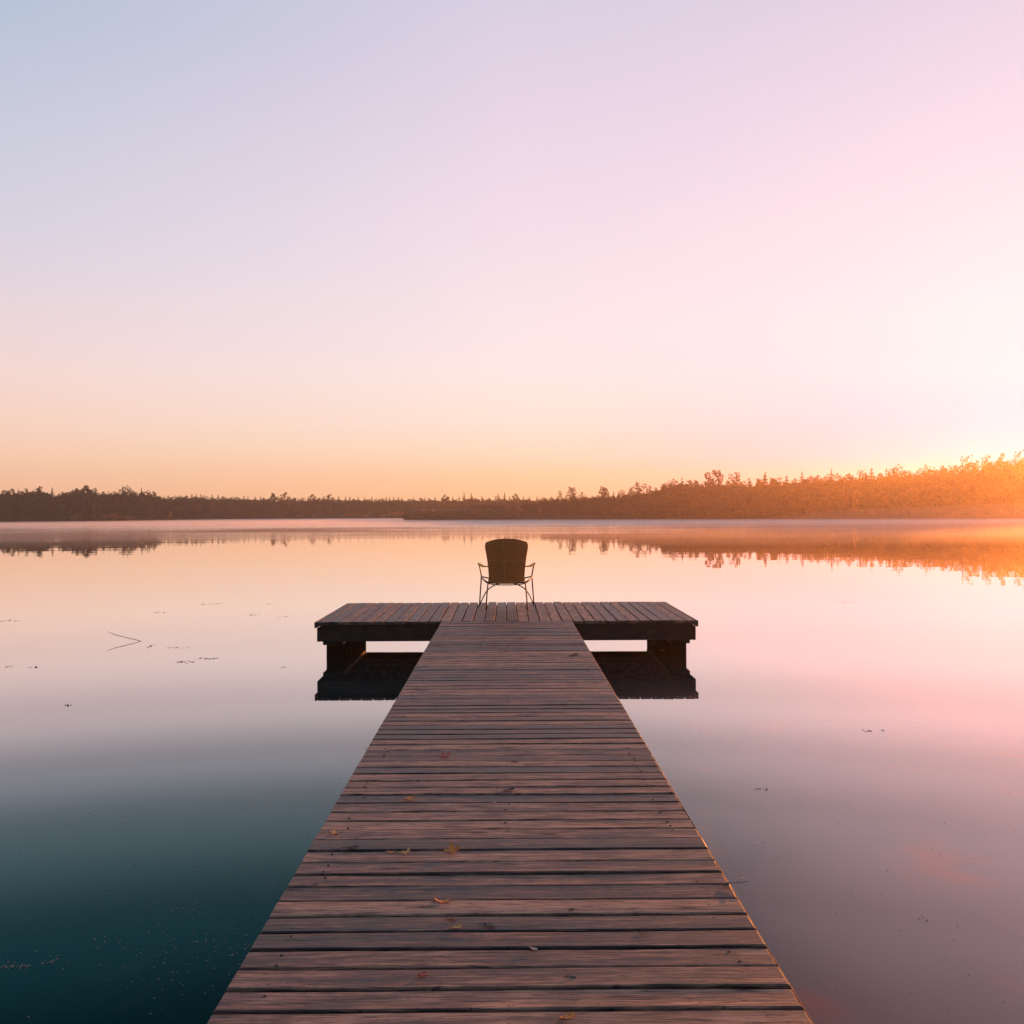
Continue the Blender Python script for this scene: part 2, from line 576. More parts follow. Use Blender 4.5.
cen = Vector((0, 60, 0))
shore_mesh('far_shore_terrain', far_shore, lambda p: (p - cen).normalized(), [(-1, -0.6), (0.5, 0.10), (2, 0.35), (8, 0.7), (25, 1.2), (60, 2.0), (90, 2.6)])
shore_mesh('peninsula_terrain', near_shore_pen, lambda p: Vector((0.25 if p.x < 120 else 1, 1 if p.x < 120 else 0.3, 0)).normalized(),
           [(-1, -0.6), (0.5, 0.10), (2, 0.35), (7, 0.9), (16, 1.6), (34, 2.2), (50, -0.5)],
           lambda p: min(1.0, 0.12 + (p.x + 18) / 60.0) if p.x < 60 else 1.0)
mb = MB()
mb.add([(-300, -100, 0.5), (300, -100, 0.5), (300, -9, 0.35), (300, -4.5, -0.3), (-300, -4.5, -0.3), (-300, -9, 0.35)], [(0, 1, 2, 5), (5, 2, 3, 4)])
tag(mb.build('near_shore_terrain', M_bank), kind='structure')


# ------------------------------------------------------------------ trees
def leaf_quads(points, size, n_jit, flat=0.0, seed=0):
    g = np.random.default_rng(seed)
    pts = np.asarray(points)
    n = len(pts)
    a = g.normal(size=(n, 3))
    a[:, 2] *= (1 - flat)
    a /= np.linalg.norm(a, axis=1)[:, None]
    b = g.normal(size=(n, 3))
    b -= a * (a * b).sum(1)[:, None]
    b /= np.linalg.norm(b, axis=1)[:, None]
    s = size * g.uniform(0.6, 1.35, n)[:, None]
    if flat > 0:
        s = s * (1 - 0.55 * np.clip(pts[:, 2:3] / 8.0, 0, 1) ** 2)
    k = g.uniform(0.45, 0.9, n)[:, None]
    V = np.stack([pts - a * s * 0.5, pts + b * s * 0.5 * k, pts + a * s * 0.5, pts - b * s * 0.5 * k], 1)
    return V.reshape(-1, 3)


def conifer_pts(h, r, n, seed):
    g = np.random.default_rng(seed)
    layers = int(h * 1.7)
    pts = []
    for _ in range(n):
        L = int(layers * (1 - math.sqrt(g.random() * 0.98)) if g.random() < 0.75 else g.integers(0, layers))
        L = min(L, layers - 1)
        t = (L + 0.25 * g.random()) / layers
        nb = 7
        br = g.integers(0, nb) / nb * 2 * PI + L * 1.3 + g.normal() * 0.10
        reach = r * (1 - t) ** 0.85 * (0.75 + 0.4 * math.sin(L * 3.7 + seed) ** 2)
        q = math.sqrt(g.random()) * reach
        z = h * (0.10 + 0.90 * t) - q * 0.28
        pts.append((q * math.cos(br), q * math.sin(br), z + g.normal() * 0.05))
    pts += [(g.normal() * 0.03, g.normal() * 0.03, h * (0.74 + 0.26 * g.random())) for _ in range(34)]
    return np.array(pts)


def blob_pts(blobs, n, seed):
    g = np.random.default_rng(seed)
    vol = np.array([b[3] * b[3] for b in blobs])
    idx = g.choice(len(blobs), n, p=vol / vol.sum())
    d = g.normal(size=(n, 3))
    d /= np.linalg.norm(d, axis=1)[:, None]
    rr = g.uniform(0.55, 1.08, n) ** 0.6
    B = np.array(blobs)[idx]
    p = B[:, :3] + d * (B[:, 3] * rr)[:, None] * np.array([1, 1, 0.85])
    return p


class Proto:
    def __init__(self, kind, V, trunk, leafmat, barkmat, h):
        n = len(V) // 4
        me = bpy.data.meshes.new(kind + '_crown')
        me.from_pydata(V.tolist(), [], [(4 * i, 4 * i + 1, 4 * i + 2, 4 * i + 3) for i in range(n)])
        me.materials.append(leafmat)
        self.crown = me
        self.V = V
        mt = bpy.data.meshes.new(kind + '_trunk')
        mt.from_pydata(trunk.v, [], trunk.f)
        mt.materials.append(barkmat)
        self.trunk = mt
        self.kind = kind
        self.h = h


def make_conifer(seed, h=8.0, r=1.5, mat=None, n=620):
    t = MB()
    t.tube([(0, 0, -0.3), (0.03, 0, h * 0.5), (0, 0.02, h * 0.97)], [0.13, 0.08, 0.015], 6)
    for k in range(10):
        a = k * 2.4
        z = h * (0.15 + 0.07 * k)
        L = r * (1 - z / h) * 0.9
        t.tube([(0, 0, z), (math.cos(a) * L, math.sin(a) * L, z - L * 0.25)], [0.03, 0.008], 4)
    return Proto('conifer', leaf_quads(conifer_pts(h, r, n, seed), 0.50, 0, 0.45, seed), t, mat or M_conif, M_bark, h)


def make_broad(seed, h=8.0, w=2.2, base=0.22, mat=None, bark=None, n=700, nb=12, size=0.36, lollipop=False):
    g = np.random.default_rng(seed)
    blobs = []
    t = MB()
    top = Vector((g.normal() * 0.15, g.normal() * 0.15, h * 0.9))
    t.tube([(0, 0, -0.3), (g.normal() * 0.05, 0, h * 0.35), tuple(top)], [0.16, 0.11, 0.03], 6)
    for k in range(nb):
        a = k * 2.4 + g.random()
        u = (k + 0.5) / nb
        z = h * (base + (0.90 - base) * u)
        prof = math.sin(PI * min(1, 0.16 + 0.80 * u)) ** 0.8
        if lollipop:
            prof = math.sin(PI * (0.08 + 0.86 * u)) ** 0.6
        q = w * prof * (0.35 + 0.55 * g.random())
        br = w * (0.26 + 0.20 * g.random()) * (1.0 if u < 0.85 else 0.75)
        c = (q * math.cos(a), q * math.sin(a), min(z, h - br * 0.85))
        blobs.append((*c, br))
        z0 = max(h * 0.15, c[2] - q * 0.9)
        t.tube([(0, 0, z0), (c[0] * 0.5, c[1] * 0.5, (z0 + c[2]) / 2 + 0.1), c], [0.06, 0.04, 0.012], 4)
    return Proto('broadleaf', leaf_quads(blob_pts(blobs, n, seed), size, 0, 0, seed), t, mat or M_green, bark or M_bark, h)


def make_bush(seed, h=1.6, w=1.1, mat=None, n=260):
    g = np.random.default_rng(seed)
    t = MB()
    blobs = []
    for k in range(5):
        a = k * 1.26 + g.random()
        c = (w * 0.5 * math.cos(a), w * 0.5 * math.sin(a), h * (0.4 + 0.3 * g.random()))
        blobs.append((*c, w * 0.42))
        t.tube([(0, 0, -0.1), c], [0.04, 0.01], 4)
    return Proto('bush', leaf_quads(blob_pts(blobs, n, seed), 0.22, 0, 0, seed), t, mat or M_green, M_bark, h)


conifs = [make_conifer(11, 8, 1.7), make_conifer(12, 8, 1.45), make_conifer(13, 8, 2.0), make_conifer(14, 8, 1.6)]
broads = [make_broad(21, 8, 2.0), make_broad(22, 8, 1.7), make_broad(23, 8, 2.4), make_broad(24, 8, 1.5, 0.3), make_broad(25, 8, 1.9, 0.15)]
lolli = [make_broad(31, 8, 1.8, 0.55, bark=M_bark, n=620, nb=9, lollipop=True), make_broad(32, 8, 2.1, 0.5, n=640, nb=10, lollipop=True, size=0.3)]
airy = [make_broad(41, 8, 1.7, 0.25, bark=M_birch, n=330, nb=11, size=0.30), make_broad(42, 8, 2.1, 0.35, bark=M_birch, n=360, nb=11, size=0.30), make_broad(43, 8, 1.4, 0.3, bark=M_birch, n=300, nb=9, size=0.3)]
gold_small = [make_broad(51, 8, 2.6, 0.10, mat=M_gold, n=520, size=0.5), make_broad(52, 8, 2.2, 0.10, mat=M_gold, n=480, size=0.5)]
orange_small = [make_broad(61, 8, 2.3, 0.05, mat=M_orange, n=520, size=0.55)]
bushes = [make_bush(71), make_bush(72, 1.4, 1.3), make_bush(73, 1.6, 1.1, M_gold), make_bush(74, 1.3, 1.2, M_orange)]
KIND_NAME = {'conifer': 'spruce_tree', 'broadleaf': 'broadleaf_tree', 'bush': 'shore_bush'}


def plant(proto, x, y, z, h, label, group=None, wscale=1.0, cat=None, name=None):
    o = empty(name or KIND_NAME[proto.kind], (x, y, z), random.random() * 6.28, label=label, cat=cat or ('bush' if proto.kind == 'bush' else 'tree'), group=group)
    s = h / proto.h
    o.scale = (s * wscale, s * wscale, s)
    link('crown', proto.crown, o)
    link('trunk', proto.trunk, o)
    return o


def interp(tab, x):
    return float(np.interp(x, [a for a, _ in tab], [b for _, b in tab]))


# picture heights of the wood's top and distances of the shore, used as survey data within the frame: column -> row, column -> metres
SKY_A = [(-200, 480), (0, 489), (30, 486), (40, 485), (60, 491), (75, 486), (88, 484.5), (100, 489), (130, 487), (150, 489), (162, 494), (172, 498), (182, 508), (200, 516)]
D_A = [(-200, 170), (-100, 172), (0, 174), (60, 177), (120, 184), (165, 194), (185, 206)]
SKY_B = [(120, 497), (165, 495), (190, 493.5), (210, 494), (240, 495.5), (300, 496), (400, 497), (430, 496.5), (500, 496), (560, 496), (640, 496)]
D_B = [(120, 200), (185, 206), (240, 220), (320, 228), (400, 231), (480, 236), (560, 240), (640, 244)]
SKY_C = [(403, 519), (408, 513), (416, 508), (425, 506), (450, 505), (480, 502), (510, 500), (530, 499), (550, 496.5), (570, 495), (600, 493), (640, 489), (655, 485), (665, 480), (680, 476), (690, 477),
         (730, 477.5), (770, 475), (800, 473), (840, 471), (862, 468), (900, 467), (930, 466), (950, 463), (980, 458), (1024, 454), (1048, 460), (1068, 488), (1085, 503), (1300, 505)]  # unseen trees past the right edge are kept low to let sunlight through
D_C = [(403, 179), (450, 177), (520, 175), (600, 173), (700, 170), (800, 167), (900, 165), (1024, 163), (1150, 160), (1300, 156)]


def top_height(px, py, D):
    return EYE + (horizon(px) - py) * D / F


def ground_at(off):
    return float(np.interp(off, [0, 2, 8, 25, 60], [0.1, 0.35, 0.8, 1.3, 2.0]))


mass_V = []


def mass_tree(proto, x, y, z, h, ws=1.0):
    a = random.random() * 6.28
    s = h / proto.h
    V = proto.V.reshape(-1, 4, 3)
    cq = V.mean(1, keepdims=True)
    V = (cq + (V - cq) * 1.5).reshape(-1, 3).copy()
    c, sn = math.cos(a), math.sin(a)
    X = (V[:, 0] * c - V[:, 1] * sn) * s * ws + x
    Y = (V[:, 0] * sn + V[:, 1] * c) * s * ws + y
    mass_V.append(np.stack([X, Y, V[:, 2] * s + z], 1))


n_tree = 0


def bank(sky, dist, px0, px1, zone, front_step, back_step, mixc, foot, hfront=0.75, noise_amp=0.06, skip=()):
    """rows of trees on one bank: a front row at the water, a skyline row, and the unresolved wood between them"""
    global n_tree
    # skyline row
    px = px0
    while px < px1:
        D = interp(dist, px) + random.uniform(10, 18)
        off = D - interp(dist, px)
        top = top_height(px, interp(sky, px), D)
        z = ground_at(off)
        h = (top - z) * (1 + random.uniform(-noise_amp, noise_amp * 0.8))
        if h > 0.8:
            con = random.random() < mixc
            p = random.choice(conifs if con else broads)
            x = (px - 506) / F * D
            inframe = -25 < px < 1050
            lab = f"{'dark pointed spruce' if con else 'leafy round-topped tree'} along the top of the wood on {zone}"
            if inframe:
                plant(p, x, D, z, h, lab, f"trees along the top of the wood on {zone}", wscale=random.uniform(0.85, 1.3) * (1.0 if h > 5 else 1.3))
                n_tree += 1
            else:
                mass_tree(p, x, D, z, h)
        px += back_step * 0.80 * random.uniform(0.6, 1.35)
    # front row
    px = px0
    while px < px1:
        D = interp(dist, px) + random.uniform(2.2, 5.0)
        off = D - interp(dist, px)
        top = top_height(px, interp(sky, px), D)
        z = ground_at(off)
        h = (top - z) * hfront * random.uniform(0.72, 1.08)
        if h > 0.5:
            con = random.random() < mixc * 0.6
            p = random.choice(conifs if con else broads)
            x = (px - 506) / F * D
            if -25 < px < 1050:
                lab = f"{'dark spruce' if con else 'leafy tree'} at the foot of the wood by the water on {zone}"
                plant(p, x, D, z, h, lab, f"trees at the water's edge on {zone}", wscale=random.uniform(1.0, 1.35))
                n_tree += 1
            else:
                mass_tree(p, x, D, z, h)
        px += front_step * random.uniform(0.7, 1.3)
    # mass between
    for rowoff, kk in ((5, 0.62), (7, 0.71), (9, 0.78), (12, 0.82), (16, 0.84), (21, 0.85)):
        px = px0
        while px < px1:
            D = interp(dist, px) + rowoff + random.uniform(-1.2, 1.2)
            top = top_height(px, interp(sky, px), D)
            z = ground_at(rowoff)
            h = (top - z) * kk * random.uniform(0.90, 1.06)
            if h > 0.8:
                p = random.choice(conifs if random.random() < mixc * 0.4 else broads)
                mass_tree(p, (px - 506) / F * D, D, z, h, 1.6 if h > 5 else 2.0)
            px += foot * random.uniform(0.7, 1.3)


bank(SKY_A, D_A, -190, 180, 'the left shore', 12, 7.5, 0.2, 6.5, noise_amp=0.11)
bank(SKY_B, D_B, 165, 640, 'the far middle shore', 13, 7.0, 0.6, 6.0, noise_amp=0.03)
bank(SKY_C, D_C, 412, 1290, 'the right shore', 14, 9.0, 0.25, 7.5, noise_amp=0.05)

V = np.concatenate(mass_V)
nq = len(V) // 4
me = bpy.data.meshes.new('forest')
me.vertices.add(len(V))
me.vertices.foreach_set('co', V.astype(np.float32).ravel())
me.loops.add(nq * 4)
me.loops.foreach_set('vertex_index', np.arange(nq * 4, dtype=np.int32))
me.polygons.add(nq)
me.polygons.foreach_set('loop_start', np.arange(0, nq * 4, 4, dtype=np.int32))
me.polygons.foreach_set('loop_total', np.full(nq, 4, dtype=np.int32))
me.materials.append(M_mass)
me.update(calc_edges=True)
tag(link('forest', me), 'dense mass of mixed wood filling the banks between the single trees', 'forest', kind='stuff')

# trees that stand out, one by one: column, row of the top, proto, distance behind the shore, label, width
ST = [
    (40, 484, 'A', broads[0], 14, 'bushy dark tree rising above the wood at the left end of the left shore', 1.0),
    (77, 485, 'A', broads[3], 14, 'narrow dark tree just left of the tall bushy one on the left shore skyline', 1.0),
    (88, 482.5, 'A', broads[1], 14, 'tallest bushy dark tree of the left shore skyline', 1.0),
    (94, 487.5, 'A', broads[4], 14, 'lower dark crown leaning against the tallest left shore tree', 1.0),
    (94.5, 498, 'A', gold_small[1], 1.8, 'small golden crown low against the dark wood of the left shore', 0.5),
    (128, 484, 'A', broads[2], 14, 'broad round-headed tree near the right end of the left shore wood', 1.0),
    (143, 490, 'A', lolli[0], 13, 'thin tree with a small head beyond the round-headed left shore tree', 0.5),
    (149, 489.5, 'A', lolli[1], 13, 'thin spindly tree at the right end of the left shore skyline', 0.4),
    (171.5, 509, 'A', orange_small[0], 1.2, 'small orange autumn tree alone at the water where the left shore ends', 0.75),
    (273, 490.5, 'B', broads[3], 12, 'rounded tree left of the pale bushy one on the middle skyline', 1.2),
    (285, 490, 'B', gold_small[0], 12, 'pale golden bushy tree on the skyline of the far middle shore', 0.9),
    (313, 492, 'B', broads[1], 12, 'small rounded crown right of the pale bushy tree on the middle skyline', 1.1),
    (329, 492.5, 'B', broads[0], 12, 'small broad crown on the middle skyline before the even ridge', 1.1),
    (445, 492.5, 'B', broads[4], 12, 'rounded crown standing alone on the even middle ridge left of the chair', 1.1),
    (464, 491.8, 'B', conifs[1], 12, 'pointed spruce on the skyline just left of the chair', 0.9),
    (471.5, 492, 'B', conifs[3], 12, 'second pointed spruce on the skyline just left of the chair', 0.9),
    (498, 492, 'B', conifs[0], 12, 'pointed spruce on the skyline above the chair', 0.9),
    (504.5, 491.5, 'B', conifs[2], 12, 'wider spruce on the skyline above the chair', 0.8),
    (515, 491.5, 'B', broads[1], 12, 'dark crown on the skyline above the right edge of the chair', 1.0),
    (560, 487.5, 'C', airy[0], 12, 'thin airy tree left of the round-headed one on the skyline right of the chair', 0.75),
    (572, 484, 'C', lolli[1], 12, 'round-headed tree on a bare stem right of the chair', 0.85),
    (582, 489.5, 'C', airy[2], 12, 'low airy tree just right of the round-headed one past the chair', 1.0),
    (604, 484.5, 'C', lolli[0], 12, 'fan-shaped tree standing up before the ridge starts to rise', 0.85),
    (622, 486.5, 'C', airy[1], 12, 'thin gappy tree between the fan-shaped one and the large rounded one', 0.8),
    (638, 478.8, 'C', lolli[1], 13, 'large rounded tree where the right ridge starts to rise', 0.9),
    (631, 483.5, 'C', airy[0], 12, 'low open tree touching the large rounded tree on the left', 0.9),
    (650, 482, 'C', airy[2], 12, 'narrow open tree right of the large rounded tree on the ridge', 0.9),
    (713.5, 466.5, 'C', lolli[0], 13, 'lollipop-shaped pine on a bare trunk, left one of the two on the right ridge', 0.8),
    (737, 467.5, 'C', lolli[1], 13, 'flat-topped pine on a bare trunk, right one of the two on the right ridge', 0.7),
    (766, 470.5, 'C', conifs[1], 12, 'single pointed spruce in the middle of the right ridge', 0.9),
    (832, 468, 'C', conifs[3], 12, 'pointed spruce on the right ridge before the glow', 0.9),
    (862, 465, 'C', airy[1], 12, 'sunlit open tree at the start of the glowing stretch of ridge', 0.8),
    (897, 461, 'C', broads[2], 12, 'dense rounded crown in the glowing stretch of ridge', 0.8),
    (928, 459.5, 'C', airy[0], 12, 'sunlit lacy tree between the dense crown and the tall spreading tree', 0.9),
    (944, 460, 'C', airy[2], 12, 'slim sunlit tree just left of the tall spreading tree', 0.9),
    (967, 449, 'C', airy[1], 10, 'tall spreading tree with a gappy crown lit by the rising sun', 0.95),
    (988, 447.5, 'C', airy[0], 10, 'slender sunlit birch beside the tall spreading tree', 0.75),
    (1003, 446.5, 'C', airy[2], 10, 'narrow sunlit birch second from the right edge of the ridge', 0.8),
    (1020, 443.5, 'C', airy[1], 10, 'tallest sunlit birch at the right edge of the ridge', 0.7),
    (508, 501, 'C', gold_small[0], 1.5, 'golden autumn bush-like tree on the peninsula directly above the chair', 0.9),
    (519, 503, 'C', gold_small[1], 1.5, 'smaller golden tree right beside the golden one above the chair', 0.8),
    (540, 503, 'C', gold_small[1], 1.5, 'slim golden tree on the peninsula right of the chair', 0.5),
    (480, 506, 'C', gold_small[1], 1.5, 'dull golden tree on the peninsula left of the chair', 0.9),
    (424, 505, 'C', gold_small[0], 1.5, 'orange-tinted rounded tree near the tip of the peninsula', 0.8),
    (433, 509, 'C', gold_small[1], 1.2, 'low golden tree behind the tip of the peninsula', 0.8),
    (856, 487, 'C', gold_small[1], 1.5, 'golden sunlit tree low in the glowing wood of the right shore', 0.5),
]
SK = {'A': (SKY_A, D_A), 'B': (SKY_B, D_B), 'C': (SKY_C, D_C)}
for (px, py, zn, p, off, lab, ws) in ST:
    D = interp(SK[zn][1], px) + off
    top = top_height(px, py, D)
    z = ground_at(off)
    plant(p, (px - 506) / F * D, D, z, top - z, lab, None, wscale=ws * (1.0 if top > 5 else 1.2))

# bushes on the water's edge
BS = [(77, 'pale golden'), (86, 'orange'), (93, 'orange'), (109, 'orange'), (118, 'golden'), (129, 'golden'), (300, 'golden'), (314, 'golden'), (348, 'orange'), (366, 'orange'), (383, 'golden'), (393, 'orange'), (401, 'orange')]
for i, (px, c) in enumerate(BS):
    zn = 'A' if px < 180 else 'B'
    D = interp(SK[zn][1], px) + 1.0
    where = 'the left shore' if zn == 'A' else 'the far middle shore'
    plant(bushes[3] if c == 'orange' else bushes[2], (px - 506) / F * D, D, 0.15, random.uniform(1.0, 1.7),
          f'{c if c != "pale golden" else "palest golden"} bush on the waterline of {where}', f'bushes along the waterline of {where}', wscale=random.uniform(1.0, 1.5))
for i, px in enumerate([406, 410, 414, 419, 426, 434, 442, 452, 463, 474, 486, 497]):
    D = interp(D_C, px) + 0.9
    plant(bushes[i % 2], (px - 506) / F * D, D, 0.12, 1.0 + 0.13 * min(i, 6) + random.uniform(0, .4), 'dark green bush on the waterline of the peninsula left of the chair',
          'bushes along the waterline of the peninsula', wscale=1.3)

# ------------------------------------------------------------------ walkway
XC = 0.001                     # centre line of the walkway
HW = 0.7215
PITCH = 0.12


def plank(mb, x0, x1, y0, y1, z1, th, along, seg, seed, amp=0.0022, mat=0):
    """one deck board with eased edges and slightly wavy sides"""
    g = random.Random(seed)
    L0, L1 = (x0, x1) if along == 'X' else (y0, y1)
    W0, W1 = (y0, y1) if along == 'X' else (x0, x1)
    e = 0.0035
    cup = g.uniform(-0.0012, 0.0018)
    tilt = g.uniform(-0.0016, 0.0016)
    dz = g.uniform(-0.0018, 0.0018)
    o = g.random() * 100
    vs = []
    sts = [L0, L0 + e] + [L0 + (L1 - L0) * k / seg for k in range(1, seg)] + [L1 - e, L1]
    for i, s in enumerate(sts):
        end = e if i in (0, len(sts) - 1) else 0
        nz = noise.noise(Vector((s * 1.3, o, 0))) * amp
        a = W0 + noise.noise(Vector((s * 2.1, o, 5))) * amp + noise.noise(Vector((s * 11, o, 7))) * amp * 0.5
        b = W1 + noise.noise(Vector((s * 2.1, o, 9))) * amp + noise.noise(Vector((s * 11, o, 3))) * amp * 0.5
        zt = z1 + nz + dz
        prof = [(a, zt - th), (a, zt - e - tilt - end), (a + e, zt - tilt - end), (a + (b - a) * 0.33, zt - cup - end), (a + (b - a) * 0.67, zt - cup - end),
                (b - e, zt + tilt - end), (b, zt - e + tilt - end), (b, zt - th)]
        for (w_, z_) in prof:
            vs.append((s, w_, z_) if along == 'X' else (w_, s, z_))
    n = 8
    fs = []
    for i in range(len(sts) - 1):
        for k in range(n):
            j = (k + 1) % n
            q = (i * n + k, i * n + j, (i + 1) * n + j, (i + 1) * n + k)
            fs.append(q if along == 'X' else q[::-1])
    c0 = tuple(range(n))
    c1 = tuple((len(sts) - 1) * n + k for k in range(n))
    fs.append(c0[::-1] if along == 'X' else c0)
    fs.append(c1 if along == 'X' else c1[::-1])
    mb.add(vs, fs, mat)


def nail(mb, x, y, z, r=0.0045, mat=1):
    n = 8
    v = [(x + r * math.cos(2 * PI * k / n), y + r * math.sin(2 * PI * k / n), z - 0.003) for k in range(n)] + \
        [(x + r * 0.8 * math.cos(2 * PI * k / n), y + r * 0.8 * math.sin(2 * PI * k / n), z + 0.0012) for k in range(n)]
    f = [(k, (k + 1) % n, n + (k + 1) % n, n + k) for k in range(n)] + [tuple(range(n, 2 * n))]
    mb.add(v, f, mat)


walk = empty('walkway', (0, 0, 0), label='long narrow walkway of weathered brown boards leading out over the lake', cat='walkway')
mb = MB()
y = 2.511 - PITCH * 62
Y_END = 11.4
k = 0
while y < Y_END - 0.02:
    y1 = min(y + PITCH, Y_END)
    gp = 0.0072 + random.uniform(-0.0026, 0.0026)
    plank(mb, XC - HW, XC + HW, y + gp, y1 - gp, DECK, 0.032, 'X', 14, k, amp=0.003)
    if y > 1.5:
        for xn in (-0.62, 0.0, 0.62):
            for dy in (0.028, PITCH - 0.030):
                if random.random() < (0.55 if xn else 0.25) and dy < y1 - y:
                    nail(mb, XC + xn + random.uniform(-0.012, 0.012), y + dy + random.uniform(-0.006, 0.006), DECK + 0.0005)
    y = y1
    k += 1
mb.build('decking', [M_walk, M_nail], walk)
for s in (-1, 1):
    mb = MB()
    if s > 0:
        plank(mb, XC + HW - 0.0015, XC + HW + 0.0065, -4.8, Y_END - 0.002, DECK - 0.0045, 0.12, 'Y', 60, 900, amp=0.001)
    else:
        plank(mb, XC - HW + 0.006, XC - HW + 0.028, -4.8, Y_END - 0.002, DECK - 0.036, 0.12, 'Y', 60, 901, amp=0.001)
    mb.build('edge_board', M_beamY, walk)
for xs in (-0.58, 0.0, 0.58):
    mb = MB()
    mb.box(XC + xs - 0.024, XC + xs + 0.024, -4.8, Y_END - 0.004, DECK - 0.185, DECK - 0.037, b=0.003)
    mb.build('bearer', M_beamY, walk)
for yp in (-3.4, -1.0, 1.4, 3.8, 6.2, 8.6, 10.8):
    mb = MB()
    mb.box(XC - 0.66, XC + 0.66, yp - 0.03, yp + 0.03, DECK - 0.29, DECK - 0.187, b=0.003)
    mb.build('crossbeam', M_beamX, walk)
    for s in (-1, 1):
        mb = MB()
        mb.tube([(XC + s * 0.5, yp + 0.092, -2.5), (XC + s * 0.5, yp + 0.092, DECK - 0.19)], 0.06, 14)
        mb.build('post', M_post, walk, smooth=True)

# ------------------------------------------------------------------ platform
PX0, PX1 = -2.125, 2.125
PY0, PY1 = Y_END + 0.006, 13.76
plat = empty('swimming_platform', (0, 0, 0), label='wide wooden platform at the far end of the walkway, standing in the water', cat='platform')
mb = MB()
NBD = 34
pw = (PX1 - PX0 - 0.05) / NBD
for k in range(NBD):
    x = PX0 + 0.025 + k * pw
    gp = 0.0055 + random.uniform(-0.0015, 0.0025)
    plank(mb, x + gp, x + pw - gp, PY0 + random.uniform(-0.004, 0.002), PY1 + random.uniform(-0.012, 0.012), DECK, 0.032, 'Y', 18, 500 + k, amp=0.003)
    for yn in (PY0 + 0.06, PY0 + 0.6, PY0 + 1.2, PY0 + 1.8, PY1 - 0.06):
        for dx in (0.03, pw - 0.03):
            nail(mb, x + dx, yn + random.uniform(-0.01, 0.01), DECK + 0.0005)
mb.build('decking', [M_plat, M_nail], plat)
for s in (-1, 1):
    mb = MB()
    xx = (PX0, PX0 + 0.0235) if s < 0 else (PX1 - 0.0235, PX1)
    plank(mb, xx[0], xx[1], PY0 - 0.005, PY1, DECK - 0.001, 0.066, 'Y', 16, 700 + s, amp=0.0015)
    mb.build('edge_strip', M_plat, plat)
# fascia boards
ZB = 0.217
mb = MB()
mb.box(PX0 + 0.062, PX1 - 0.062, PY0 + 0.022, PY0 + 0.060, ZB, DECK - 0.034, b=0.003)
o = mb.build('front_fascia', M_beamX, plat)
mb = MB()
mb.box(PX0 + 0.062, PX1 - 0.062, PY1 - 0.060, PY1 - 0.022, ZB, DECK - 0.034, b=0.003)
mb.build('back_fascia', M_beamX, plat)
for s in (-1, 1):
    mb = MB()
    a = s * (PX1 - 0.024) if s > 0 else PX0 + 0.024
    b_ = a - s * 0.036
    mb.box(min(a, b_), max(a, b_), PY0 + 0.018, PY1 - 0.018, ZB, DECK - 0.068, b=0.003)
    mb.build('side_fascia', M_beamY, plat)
for xb in (-1.95, -1.05, 1.05, 1.95):
    mb = MB()
    mb.tube([(xb, PY0 + 0.024, ZB + 0.095), (xb, PY0 + 0.016, ZB + 0.095)], [0.011, 0.009], 10)
    mb.build('bolt', M_nail, plat)
for yj in (PY0 + 0.42, PY0 + 0.86, PY0 + 1.32, PY0 + 1.82):
    mb = MB()
    mb.box(PX0 + 0.062, PX1 - 0.062, yj - 0.022, yj + 0.022, ZB + 0.02, DECK - 0.035, b=0.003)
    mb.build('joist', M_edge, plat)
# crib walls that carry the platform: front post, cap and a row of uneven pickets
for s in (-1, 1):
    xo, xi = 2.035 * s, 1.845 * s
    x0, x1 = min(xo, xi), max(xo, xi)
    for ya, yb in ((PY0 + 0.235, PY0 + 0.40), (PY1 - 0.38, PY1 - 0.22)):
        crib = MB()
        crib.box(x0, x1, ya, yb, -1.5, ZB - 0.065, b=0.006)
        crib.build('crib_post', M_crib_shade, plat)
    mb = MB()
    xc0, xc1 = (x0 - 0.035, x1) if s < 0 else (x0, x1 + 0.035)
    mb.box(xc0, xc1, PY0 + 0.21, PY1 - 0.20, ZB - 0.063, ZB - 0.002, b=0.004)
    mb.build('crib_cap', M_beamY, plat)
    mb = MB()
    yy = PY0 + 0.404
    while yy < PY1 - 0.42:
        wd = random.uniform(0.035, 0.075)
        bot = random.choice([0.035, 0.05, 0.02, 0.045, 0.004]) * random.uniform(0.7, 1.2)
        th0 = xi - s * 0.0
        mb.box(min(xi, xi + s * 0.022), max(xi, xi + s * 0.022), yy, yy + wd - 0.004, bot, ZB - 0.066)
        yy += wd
    mb.build('picket_wall', M_crib_shade, plat)

# ------------------------------------------------------------------ chair
CX, CY = 0.004, 13.02
chair = empty('patio_chair', (CX, CY, DECK), label='brown woven garden chair with thin metal legs, alone on the platform facing the lake', cat='chair')


def back_surface(u, v):
    """u -1..1 across, v 0..1 up: the outer side of the back panel"""
    z = 0.335 + v * 0.50
    hw = float(np.interp(v, [0, 0.3, 0.62, 0.85, 0.94, 1.0], [0.212, 0.220, 0.238, 0.258, 0.262, 0.250]))
    x = u * hw
    top = (0.047 * (1 - u * u) - 0.010) * v ** 8
    y = -0.16 - 0.16 * v + 0.10 * (abs(u) ** 2.2)
    return Vector((x, y, z + top))


